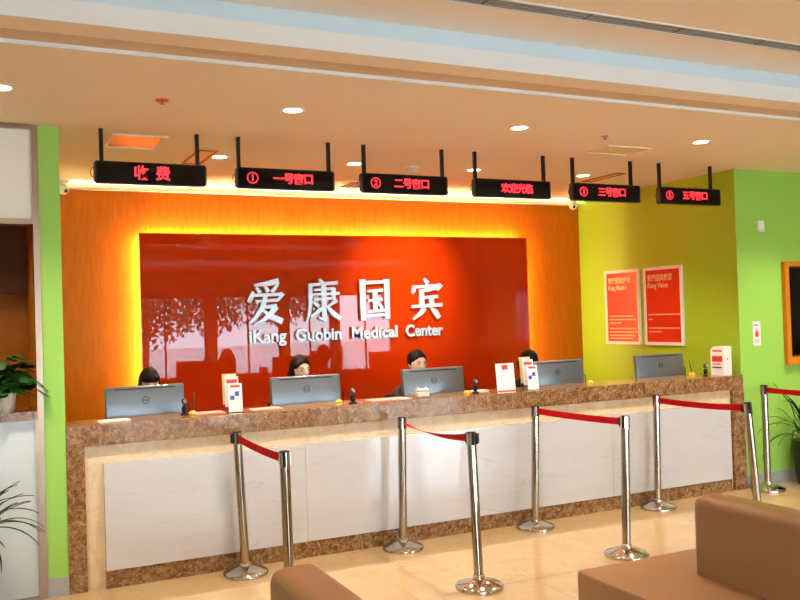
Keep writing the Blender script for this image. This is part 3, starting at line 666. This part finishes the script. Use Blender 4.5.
def brochure_stand(x, y, rz, label):
    t = thing('brochure_stand', label, 'brochure stand', (x, y, H_C), rz, 'leaflet stands on the counter')
    part('holder_base', MB().box(-0.055, 0.055, -0.02, 0.12, 0, 0.004), M_acry, t)
    M0 = lambda yy, zz, xx: Matrix.Translation((xx, yy, zz)) @ Matrix.Rotation(math.radians(-9), 4, 'X')
    link('holder_back', MB().box(-0.055, 0.055, 0, 0.003, 0, 0.26).mesh('b', M0(0.075, 0.004, -0.02)), M_acry, t)
    specs = [(0.060, 0.055, -0.030, 0.215, M_yelpaper), (0.035, 0.040, -0.018, 0.21, M_paper), (0.0, 0.004, 0.0, 0.20, M_paper)]
    for k, (yy, zz, xx, hh, m) in enumerate(specs):
        lf = link('leaflet', MB().box(-0.049, 0.049, -0.004, 0.004, 0, hh).mesh('leaflet', M0(yy, zz, xx)), m, t)
        if k == 2:
            link('print_mark', MB().box(-0.036, -0.006, -0.0048, -0.0038, 0.085, 0.115).box(-0.002, 0.028, -0.0048, -0.0038, 0.110, 0.142).mesh('pm', M0(yy, zz, xx)), M_blue, lf)
            link('print_title', MB().box(-0.030, 0.034, -0.0048, -0.0038, 0.172, 0.188).mesh('pt', M0(yy, zz, xx)), M_redp, lf)
        if k == 1:
            link('print_title', MB().box(-0.035, 0.038, -0.0048, -0.0038, 0.165, 0.190).mesh('pt', M0(yy, zz, xx)), M_redp, lf)
        if k == 0:
            link('print_title', MB().box(-0.02, 0.04, -0.0048, -0.0038, 0.18, 0.205).mesh('pt', M0(yy, zz, xx)), M_paper, lf)
brochure_stand(1.618, 6.04, -0.12, 'stepped leaflet stand between the first and second monitors')
brochure_stand(4.090, 6.00, -0.12, 'stepped leaflet stand covering the corner of the fourth monitor')
q = thing('counter_card', 'white upright card with a red logo square, left of the brochure stand', 'sign', (3.80, 5.95, H_C), -0.05)
Mq = Matrix.Rotation(math.radians(-7), 4, 'X')
cd = link('card', MB().box(-0.083, 0.083, 0, 0.004, 0, 0.235).mesh('card', Mq), M_paper, q)
link('logo_square', MB().box(-0.028, 0.028, -0.001, 0, 0.185, 0.222).mesh('ls', Mq), M_redp, cd)
link('footer_band', MB().box(-0.083, 0.083, -0.001, 0, 0.006, 0.020).mesh('fb', Mq), M_redp, cd)
link('back_support', MB().box(-0.03, 0.03, 0.004, 0.008, 0, 0.15).mesh('bs', Matrix.Translation((0, 0.072, 0)) @ Matrix.Rotation(math.radians(18), 4, 'X')), M_paper, q)
# white box at the end of the counter
b = thing('leaflet_box', 'white upright box with a red label at the right end of the counter', 'box', (6.215, 6.045, H_C), math.radians(-78))
rw, rd, rh = 0.066, 0.066, 0.265
prof = [(-rw, 0), (rw, 0), (rw, rh)] + [(-rw + 0.05 - 0.05 * math.sin(a), rh - 0.05 + 0.05 * math.cos(a)) for a in [PI / 2 * k / 6 for k in range(7)]]
part('carton', MB().prism(prof, -rd, rd), M_paper, b)
part('red_label', MB().box(-rw + 0.014, rw - 0.012, -rd - 0.001, -rd, 0.125, 0.178), M_redp, b)
for z, hgt, a, c in ((0.218, 0.014, -0.045, 0.05), (0.098, 0.010, -0.05, 0.03), (0.066, 0.012, -0.05, 0.045)):
    part('print_line', MB().box(a, c, -rd - 0.001, -rd, z, z + hgt), M_redp if z > 0.09 else M_grille, b)
part('keyhole', MB().box(rw, rw + 0.001, -0.006, 0.006, 0.14, 0.155), M_grille, b)
o = thing('ceramic_cat', 'small cream two-eared ornament in front of the third monitor', 'ornament', (3.095, 6.06, H_C))
part('body', MB().box(-0.055, 0.055, -0.03, 0.03, 0, 0.052, 0.016, 3), M_cpot, o, PI)
part('head', MB().box(-0.05, 0.05, -0.028, 0.026, 0.048, 0.070, 0.010, 3), M_cream, o, PI)
for x in (-0.034, 0.034): part('ear', MB().lathe([(0.013, 0), (0.008, 0.012), (0, 0.018)], 10, (x, 0, 0.066)), M_cream, o, PI)
def paper(x, y, w, d, rz, m, label, n=3):
    t = thing('form_sheets', label, 'paper', (x, y, H_C), rz)
    for k in range(n):
        part('sheet', MB().box(-w / 2 + 0.003 * k, w / 2 + 0.003 * k, -d / 2, d / 2, 0.0006 + 0.0022 * k, 0.0022 + 0.0022 * k), m, t)
paper(1.44, 6.12, 0.21, 0.15, 0.05, M_pink, 'pink form sheets lying left of the first leaflet stand')
paper(1.85, 6.10, 0.21, 0.15, -0.05, M_pink, 'pink form sheets lying left of the second monitor')
paper(2.82, 6.10, 0.32, 0.18, 0.0, M_pink, 'long stack of pink sheets between second and third monitors')
paper(3.68, 6.20, 0.14, 0.10, 0.1, M_paper, 'white sheets lying behind the upright logo card', 5)
paper(0.80, 6.08, 0.19, 0.13, 0.06, M_paper, 'white sheets below the leftmost monitor', 4)

# ------------------------------------------------------------------ people behind the counter
def bake(name, mb, vox, m, parent, M=None, sm=3):
    me = mb.mesh(name, M); o = bpy.data.objects.new(name, me); COL.objects.link(o)
    r = o.modifiers.new('r', 'REMESH'); r.mode = 'VOXEL'; r.voxel_size = vox
    s = o.modifiers.new('s', 'SMOOTH'); s.factor = 0.5; s.iterations = sm
    bpy.context.view_layer.update()
    new = bpy.data.meshes.new_from_object(o.evaluated_get(bpy.context.evaluated_depsgraph_get()))
    bpy.data.objects.remove(o); bpy.data.meshes.remove(me); new.materials.clear(); new.materials.append(m); new.shade_smooth()
    c = bpy.data.objects.new(name, new); COL.objects.link(c); c.parent = parent
    return c
def head_surface(grow=0.0):
    """head mesh, face towards -y, origin at the head's centre (eye level)"""
    b = bmesh.new(); bmesh.ops.create_uvsphere(b, u_segments=48, v_segments=36, radius=1)
    for v in b.verts:
        d = v.co.normalized(); x, y, z = d
        px, py, pz = 0.074 * x, 0.094 * y, 0.116 * z
        if pz < 0:                       # jaw narrows to the chin
            k = min(1, -pz / 0.116); px *= 1 - 0.34 * k ** 1.3
            if py > 0: py *= 1 - 0.35 * k
            else: py *= 1 - 0.10 * k
        else:
            px *= 1 + 0.03 * pz / 0.116
        g = lambda cx, cz, sx, sz: math.exp(-((px - cx) / sx) ** 2 - ((pz - cz) / sz) ** 2)
        if y < 0:
            py -= 0.018 * g(0, -0.030, 0.011, 0.014) + 0.009 * g(0, -0.008, 0.008, 0.022)      # nose
            py += 0.007 * (g(0.031, 0.004, 0.015, 0.010) + g(-0.031, 0.004, 0.015, 0.010))      # sockets
            py -= 0.005 * g(0, -0.062, 0.020, 0.008)                                             # lips
            py -= 0.006 * g(0, -0.098, 0.020, 0.014)                                             # chin
            py -= 0.003 * (g(0.042, -0.03, 0.02, 0.02) + g(-0.042, -0.03, 0.02, 0.02))           # cheeks
        n = Vector((px, py, pz)); v.co = n * (1 + grow / 0.095)
    return b
def person(x, y, ztop, yaw, pitch, hair, label, style, lean=0.0, mv=0.0):
    t = thing('person', label, 'person', (x, y, 0), 0)
    hz = ztop - 0.122; HC = Vector((0, 0, hz))
    MH = Matrix.Translation(HC) @ Matrix.Rotation(yaw, 4, 'Z') @ Matrix.Rotation(pitch, 4, 'X')
    sh = hz - 0.225                                  # shoulder height
    seat = 0.50; hip = seat + 0.09
    b = MB(); b.merge(head_surface(), MH)
    for s in (-1, 1):
        b.merge((lambda q: q)(ear(s)), MH)
    bk = 0.03                                        # trunk sits slightly behind the head
    b.caps((0, 0.02, hz - 0.06), 0.045, (0, bk + 0.01, sh + 0.03), 0.050)
    def trunk(mb, g):
        mb.ell((0, bk + 0.02, sh - 0.10), (0.155 + g, 0.095 + g, 0.15 + g)); mb.ell((0, bk + 0.03, (sh + hip) / 2 - 0.02), (0.130 + g, 0.095 + g, 0.20 + g)); mb.ell((0, bk + 0.04, hip + 0.02), (0.165 + g, 0.12 + g, 0.11 + g))
        mb.caps((-0.135, bk + 0.01, sh - 0.015), 0.048 + g, (0.135, bk + 0.01, sh - 0.015), 0.048 + g)
        for s in (-1, 1): mb.caps((s * 0.13, bk + 0.01, sh - 0.02), 0.045 + g, (s * 0.03, bk + 0.015, sh + 0.045), 0.040 + g)
    trunk(b, 0)
    def arms(mb, g, end=1.0):
        for s in (-1, 1):
            S = Vector((s * 0.165, bk + 0.01, sh - 0.025)); E = Vector((s * 0.215, bk - 0.06, 0.83)); Wd = Vector((s * 0.13, -0.285, 0.80))
            mb.caps(S, 0.044 + g, E, 0.036 + g); mb.caps(E, 0.036 + g, E.lerp(Wd, end), 0.026 + g)
    arms(b, 0)
    for s in (-1, 1):                                # hands resting on the desk
        b.ell((s * 0.12, -0.325, 0.790), (0.040, 0.045, 0.016))
        for k in range(4):
            fx = s * (0.092 + 0.018 * k); ln = (0.058, 0.066, 0.062, 0.048)[k if s > 0 else 3 - k]
            b.caps((fx, -0.355, 0.792), 0.0095, (fx - s * 0.002, -0.355 - ln * 0.6, 0.796), 0.0088, 8); b.caps((fx - s * 0.002, -0.355 - ln * 0.6, 0.796), 0.0088, (fx - s * 0.003, -0.355 - ln, 0.783), 0.0080, 8)
        b.caps((s * 0.088, -0.315, 0.790), 0.011, (s * 0.062, -0.350, 0.785), 0.0095, 8)
    def legs(mb, g, foot=True):
        for s in (-1, 1):
            A = Vector((s * 0.085, bk + 0.02, hip)); K = Vector((s * 0.10, -0.36, 0.56)); N = Vector((s * 0.10, -0.33, 0.10))
            mb.caps(A, 0.080 + g, K, 0.055 + g); mb.caps(K, 0.055 + g, N, 0.036 + g)
            if foot: mb.caps(N - Vector((0, 0, 0.055)), 0.038, N + Vector((0, -0.13, -0.068)), 0.030)
    legs(b, 0)
    body = bake('body', b, 0.0065, M_skin, t)
    j = MB(); trunk(j, 0.014); arms(j, 0.012, 0.93); bake('jacket', j, 0.010, M_suit, t)
    j = MB(); legs(j, 0.012, False); j.ell((0, bk + 0.04, hip + 0.0), (0.180, 0.135, 0.10)); bake('trousers', j, 0.012, M_suit, t)
    # face pieces
    for s in (-1, 1):
        e = link('eye', MB().ell((s * 0.031, -0.0755, 0.004), (0.0155, 0.008, 0.0068), seg=14, ring=8).mesh('eye', MH), M_eyew, t, PI)
        link('iris', MB().ell((s * 0.031, -0.0812, 0.0042), (0.0066, 0.0035, 0.0064), seg=12, ring=8).mesh('iris', MH), M_iris, e, PI)
        link('eyelid_line', MB().tube([(s * 0.014, -0.0800, 0.004), (s * 0.024, -0.0843, 0.0105), (s * 0.034, -0.0842, 0.011), (s * 0.047, -0.0760, 0.005)], [0.0010, 0.0018, 0.0020, 0.0012], 6).mesh('l', MH), M_hairb, e, PI)
        link('eyebrow', MB().tube([(s * 0.014, -0.0880, 0.022), (s * 0.030, -0.0880, 0.027), (s * 0.050, -0.0765, 0.022)], [0.0028, 0.0032, 0.0015], 6).mesh('b', MH), hair, t, PI)
    link('lips', MB().ell((0, -0.0915, -0.0585), (0.021, 0.006, 0.0045), seg=14, ring=8).ell((0, -0.0908, -0.066), (0.017, 0.006, 0.005), seg=14, ring=8).mesh('lips', MH), M_lip, t, PI)
    # hair cap with a hairline, plus the style
    hb = MB(); q = head_surface(0.012)
    for v in q.verts:
        n = v.co.normalized()
        line = (0.072 if style == 'bun' else 0.070) - 0.045 * (abs(v.co.x) / 0.075) ** 2 if style != 'fringe' else 0.026
        front = v.co.y < -0.018 + (0.03 if v.co.z < -0.02 else 0)
        if (front and v.co.z < line) or v.co.z < -0.085: v.co *= 0.80
    hb.merge(q)
    if style == 'bob':
        for s in (-1, 1):
            hb.ell((s * 0.074, 0.008, -0.045), (0.020, 0.042, 0.090)); hb.ell((s * 0.060, 0.040, -0.075), (0.034, 0.050, 0.075))
        hb.ell((0, 0.060, -0.045), (0.075, 0.048, 0.095)); hb.ell((-0.052, -0.045, 0.052), (0.022, 0.026, 0.040), Matrix.Rotation(0.5, 4, 'Y'))
    elif style == 'bun':
        hb.ell((0, 0.098, 0.0), (0.045, 0.036, 0.042)); hb.ell((0, 0.03, 0.045), (0.078, 0.075, 0.078))
    else:
        hb.ell((0, 0.045, -0.02), (0.080, 0.058, 0.105)); hb.ell((0.0, -0.075, 0.052), (0.060, 0.020, 0.030))
        for s in (-1, 1): hb.ell((s * 0.066, -0.01, -0.03), (0.020, 0.045, 0.08))
    bake('hair', hb, 0.006, hair, t, MH, 2)
    return t
def ear(s):
    b = bmesh.new(); bmesh.ops.create_uvsphere(b, u_segments=12, v_segments=10, radius=1)
    b.transform(Matrix.Translation((s * 0.075, 0.008, -0.005)) @ Matrix.Rotation(s * 0.35, 4, 'Z') @ Matrix.Diagonal((0.009, 0.018, 0.030, 1))); return b
person(1.190, 6.97, 1.350, 0.0, 0.16, M_hairbr, 'person with dark fringe looking down behind the leftmost monitor', 'fringe')
person(2.420, 6.97, 1.385, 0.22, 0.05, M_hairbr, 'person with dark brown bob looking right over the second monitor', 'bob')
person(3.520, 6.97, 1.380, 0.05, 0.05, M_hairb, 'person with black tied-back hair looking over the third monitor', 'bun')
person(4.700, 6.97, 1.335, 0.1, 0.6, M_hairb, 'black-haired person bent down behind the leaflet stand at the fourth monitor', 'fringe')
def office_chair(x, y, label):
    t = thing('office_chair', label, 'chair', (x, y, 0), 0, 'office chairs behind the counter')
    part('seat', MB().box(-0.23, 0.23, -0.22, 0.20, 0.425, 0.488, 0.025, 3), M_black, t, SM)
    part('backrest', MB().box(-0.20, 0.20, 0.215, 0.255, 0.55, 0.98, 0.018, 3), M_black, t, SM)
    part('back_bracket', MB().tube([(0, 0.10, 0.42), (0, 0.285, 0.45), (0, 0.27, 0.70)], 0.016, 8), M_black, t, PI)
    part('column', MB().lathe([(0, 0.08), (0.028, 0.08), (0.028, 0.30), (0.018, 0.30), (0.018, 0.425), (0, 0.425)], 16), M_steel, t, SM)
    for k in range(5):
        a = 2 * PI * k / 5 + 0.3
        lg = part('leg', MB().tube([(0, 0, 0.10), (0.27 * math.cos(a), 0.27 * math.sin(a), 0.065)], [0.022, 0.014], 8), M_black, t, PI)
        part('castor', MB().ell((0.27 * math.cos(a), 0.27 * math.sin(a), 0.027), (0.027, 0.027, 0.027), seg=12, ring=8), M_black, lg, PI)
for x, l in ((1.19, 'leftmost'), (2.42, 'second'), (3.52, 'third'), (4.715, 'fourth')):
    office_chair(x, 7.02, 'black office chair hidden behind the %s monitor' % l)

# ------------------------------------------------------------------ left service window unit
wu = thing('service_window', 'tall framed service window with frosted panels at the left edge', 'window', (-1.5, 5.91, 0))
def wpart(n, x0, x1, y0, y1, z0, z1, m): return part(n, MB().box(x0 + 1.5, x1 + 1.5, y0 - 5.91, y1 - 5.91, z0, z1), m, wu)
wpart('mullion', 0.327, 0.3645, 5.905, 6.06, 0.0, 2.955, M_frame)
wpart('mullion', -1.5, -1.46, 5.905, 6.06, 0.0, 2.955, M_frame)
wpart('head_rail', -1.46, 0.327, 5.905, 6.06, 2.930, 2.955, M_frame)
wpart('transom', -1.46, 0.327, 5.905, 6.06, 2.335, 2.367, M_frame)
wpart('upper_panel', -1.46, 0.327, 5.93, 5.95, 2.367, 2.930, M_frosted)
wpart('ledge', -1.46, 0.327, 5.895, 6.25, 1.113, 1.169, M_brown)
wpart('lower_panel', -1.46, 0.312, 5.93, 5.95, 0.02, 1.113, M_frostlow)
wpart('edge_strip', 0.312, 0.327, 5.92, 5.95, 0.02, 1.113, M_frame)
wpart('bottom_rail', -1.46, 0.327, 5.92, 5.96, 0.0, 0.02, M_frame)
rm = MB(); rm.box(LX0, -1.5, 5.93, 6.05, 0, ZC); struct('wall_front_left', rm, M_green)
rm = MB(); rm.box(-1.5, 0.42, 7.6, 7.7, 0, ZC); struct('wall_side_room', rm, M_ornwood)
rm = MB(); rm.box(-1.5, 0.42, 7.50, 7.598, 1.95, ZC); struct('trim_7', rm, M_dkwood)
rm = MB(); rm.box(-1.6, -1.5, 6.06, 7.7, 0, ZC); struct('wall_side_room_left', rm, M_ornwood)
rm = MB(); rm.box(0.365, 0.43, 6.071, 7.7, 0, ZC); struct('wall_side_room_right', rm, M_ornwood)

# ------------------------------------------------------------------ right wall fittings
wf = thing('framed_window', 'orange wood framed dark window in the bright green wall', 'window', (7.765, YGR - 0.0085, 1.11))
ww, wh = 0.84, 0.985
fr = MB(); fr.box(-ww, ww, -0.045, 0, 0, 0.07); fr.box(-ww, ww, -0.045, 0, wh - 0.045, wh); fr.box(-ww, -ww + 0.055, -0.045, 0, 0.07, wh - 0.045); fr.box(ww - 0.055, ww, -0.045, 0, 0.07, wh - 0.045)
part('frame', fr, M_orangeframe, wf)
part('inner_bead', MB().box(-ww + 0.055, -ww + 0.070, -0.03, 0, 0.085, wh - 0.06).box(ww - 0.070, ww - 0.055, -0.03, 0, 0.085, wh - 0.06).box(-ww + 0.055, ww - 0.055, -0.03, 0, 0.07, 0.085).box(-ww + 0.055, ww - 0.055, -0.03, 0, wh - 0.06, wh - 0.045), M_dkwood, wf)
part('dark_backing', MB().box(-ww + 0.07, ww - 0.07, -0.012, -0.004, 0.085, wh - 0.06), M_black, wf)
bl = MB().box(-0.03, 0.03, -0.016, -0.012, 0.10, wh - 0.075).mesh('blind_slat'); bl.materials.append(M_grille)
for k in range(15): link('blind_slat', bl, None, wf).location = (-ww + 0.12 + k * 0.1, 0, 0)
part('window_pane', MB().box(-ww + 0.07, ww - 0.07, -0.024, -0.020, 0.085, wh - 0.06), M_glass, wf)
th = thing('wall_thermostat', 'small white box high on the bright green wall', 'thermostat', (6.66, YGR - 0.008, 2.375))
part('case', MB().box(-0.035, 0.035, -0.03, 0, 0, 0.105, 0.006, 2), M_white, th, SM)
part('grille', MB().box(-0.028, 0.028, -0.0305, -0.03, 0.01, 0.03), M_cream, th)
stk = thing('fire_notice', 'white notice with a red flame on the green wall near the counter', 'notice', (6.57, YGR - 0.008, 1.31))
part('plate', MB().box(-0.05, 0.05, -0.005, 0, 0, 0.225), M_paper, stk)
fl_ = [(-0.020, 0.085), (-0.024, 0.11), (-0.010, 0.135), (0.0, 0.160), (0.010, 0.138), (0.023, 0.112), (0.020, 0.085), (0.0, 0.075)]
part('flame', MB().prism(fl_, -0.0058, -0.005), M_redp, stk)
part('print_line', MB().box(-0.035, 0.02, -0.0056, -0.005, 0.185, 0.198).box(-0.035, 0.035, -0.0056, -0.005, 0.045, 0.052).box(-0.035, 0.028, -0.0056, -0.005, 0.028, 0.035), M_ventg, stk)

# ------------------------------------------------------------------ plants
def strap_plant(loc, pot_prof, n, ln, label, seed, pot_m, spread=1.0, ymax=0.1):
    rnd = random.Random(seed); t = thing('potted_dracaena', label, 'potted plant', loc, 0)
    part('pot', MB().lathe(pot_prof, 28), pot_m, t, SM)
    zt = pot_prof[-1][1]; rt = max(r for r, z in pot_prof)
    part('soil', MB().lathe([(0, zt - 0.015), (rt * 0.86, zt - 0.015), (rt * 0.86, zt - 0.005), (0, zt - 0.002)], 20), M_soil, t)
    for k in range(n):
        a = 2 * PI * k / n * 2.618 + rnd.uniform(-0.3, 0.3); L = ln * rnd.uniform(0.75, 1.1); el = rnd.uniform(0.25, 1.35)
        bend = rnd.uniform(1.0, 2.2) * (1.2 - el * 0.4) * spread; seg = 9; p = Vector((0.02 * math.cos(a), 0.02 * math.sin(a), zt - 0.01 + rnd.uniform(0, 0.10))); vs = []; fs = []
        d = Vector((math.cos(a), math.sin(a), 0)); side = Vector((-d.y, d.x, 0)); ang = el
        for i in range(seg + 1):
            u = i / seg; w = 0.014 * (math.sin(PI * min(1, u * 0.9 + 0.1)) ** 0.6) * (1 - u) ** 0.35 + 0.0006
            if p.y > ymax: p.y = ymax
            nrm = d * -math.sin(ang) + Vector((0, 0, math.cos(ang)))
            vs += [p - side * w + nrm * 0.003, p + nrm * -0.001, p + side * w + nrm * 0.003]
            if i: q_ = 3 * i; fs += [(q_ - 3, q_ - 2, q_ + 1, q_), (q_ - 2, q_ - 1, q_ + 2, q_ + 1)]
            p = p + (d * math.cos(ang) + Vector((0, 0, math.sin(ang)))) * (L / seg); ang -= bend / seg
        me = bpy.data.meshes.new('leaf'); me.from_pydata(vs, [], fs); me.update(); link('leaf', me, M_leafd, t, PI)
strap_plant((-0.04, 5.66, 0), [(0, 0), (0.075, 0), (0.085, 0.05), (0.115, 0.40), (0.125, 0.44), (0.118, 0.45), (0.10, 0.45)], 56, 0.40, 'potted plant with arching strap leaves at the lower left edge', 3, M_dpot)
strap_plant((6.99, 5.78, 0), [(0, 0), (0.095, 0), (0.10, 0.02), (0.13, 0.38), (0.135, 0.40), (0.125, 0.41), (0.11, 0.41)], 34, 0.60, 'potted plant with arching strap leaves before the bright green wall', 11, M_dpot)
pp = thing('potted_pothos', 'leafy pothos in a cream pot on the service window ledge', 'potted plant', (0.150, 5.975, 1.169))
part('pot', MB().lathe([(0, 0), (0.045, 0), (0.049, 0.01), (0.062, 0.105), (0.066, 0.108), (0.066, 0.122), (0.058, 0.122), (0.055, 0.108), (0, 0.105)], 28), M_cpot, pp, SM)
rnd = random.Random(21)
def leaf_mesh():
    pts = [(0, 0), (-0.5, 0.18), (-0.62, 0.42), (-0.45, 0.70), (-0.2, 0.9), (0, 1.05), (0.2, 0.9), (0.45, 0.70), (0.62, 0.42), (0.5, 0.18)]
    vs = [(x * 0.85, y, -0.12 * abs(x) - 0.25 * max(0, y - 0.4) ** 2) for x, y in pts] + [(0, 0.35, 0.02), (0, 0.7, -0.02)]
    fs = [(0, 10, 2, 1), (10, 11, 3, 2), (11, 5, 4, 3), (0, 9, 8, 10), (10, 8, 7, 11), (11, 7, 6, 5)]
    me = bpy.data.meshes.new('leaf'); me.from_pydata(vs, [], fs); me.update(); me.materials.append(M_leaf); me.shade_smooth(); return me
lm = leaf_mesh()
for k in range(120):
    a = rnd.uniform(0, 2 * PI); rr = 0.13 * rnd.random() ** 0.6; hgt = 0.14 + rnd.uniform(0, 0.25) * (1 - rr / 0.24) - (0.04 if rr > 0.10 else 0)
    if math.sin(a) * rr > 0.06: rr = 0.06
    tip = Vector((rr * math.cos(a) * 1.15, rr * math.sin(a) * 0.8, hgt)); s = rnd.uniform(0.065, 0.10)
    o = link('leaf', lm, None, pp); o.location = tip; o.scale = (s, s, s); o.rotation_euler = (rnd.uniform(-0.9, 0.5), rnd.uniform(-0.5, 0.5), a - PI / 2)
    if k % 3 == 0:
        part('stem', MB().tube([(0.02 * math.cos(a), 0.02 * math.sin(a), 0.10), tip * 0.5 + Vector((0, 0, 0.10)), tip], 0.0022, 5), M_leaf, pp, PI)
# a trailing tendril over the frame
for k, (dx, dz) in enumerate(((0.15, 0.20), (0.185, 0.165), (0.20, 0.115), (0.17, 0.14), (0.215, 0.15))):
    o = link('leaf', lm, None, pp); o.location = (dx, -0.09 - 0.004 * k, dz); o.scale = (0.07, 0.07, 0.07); o.rotation_euler = (-0.5, 0.3 * (k - 2), -PI / 2 + 0.4 * (k - 2))
part('stem', MB().tube([(0.02, 0, 0.11), (0.08, -0.06, 0.19), (0.16, -0.09, 0.20), (0.215, -0.10, 0.15)], 0.0025, 5), M_leaf, pp, PI)
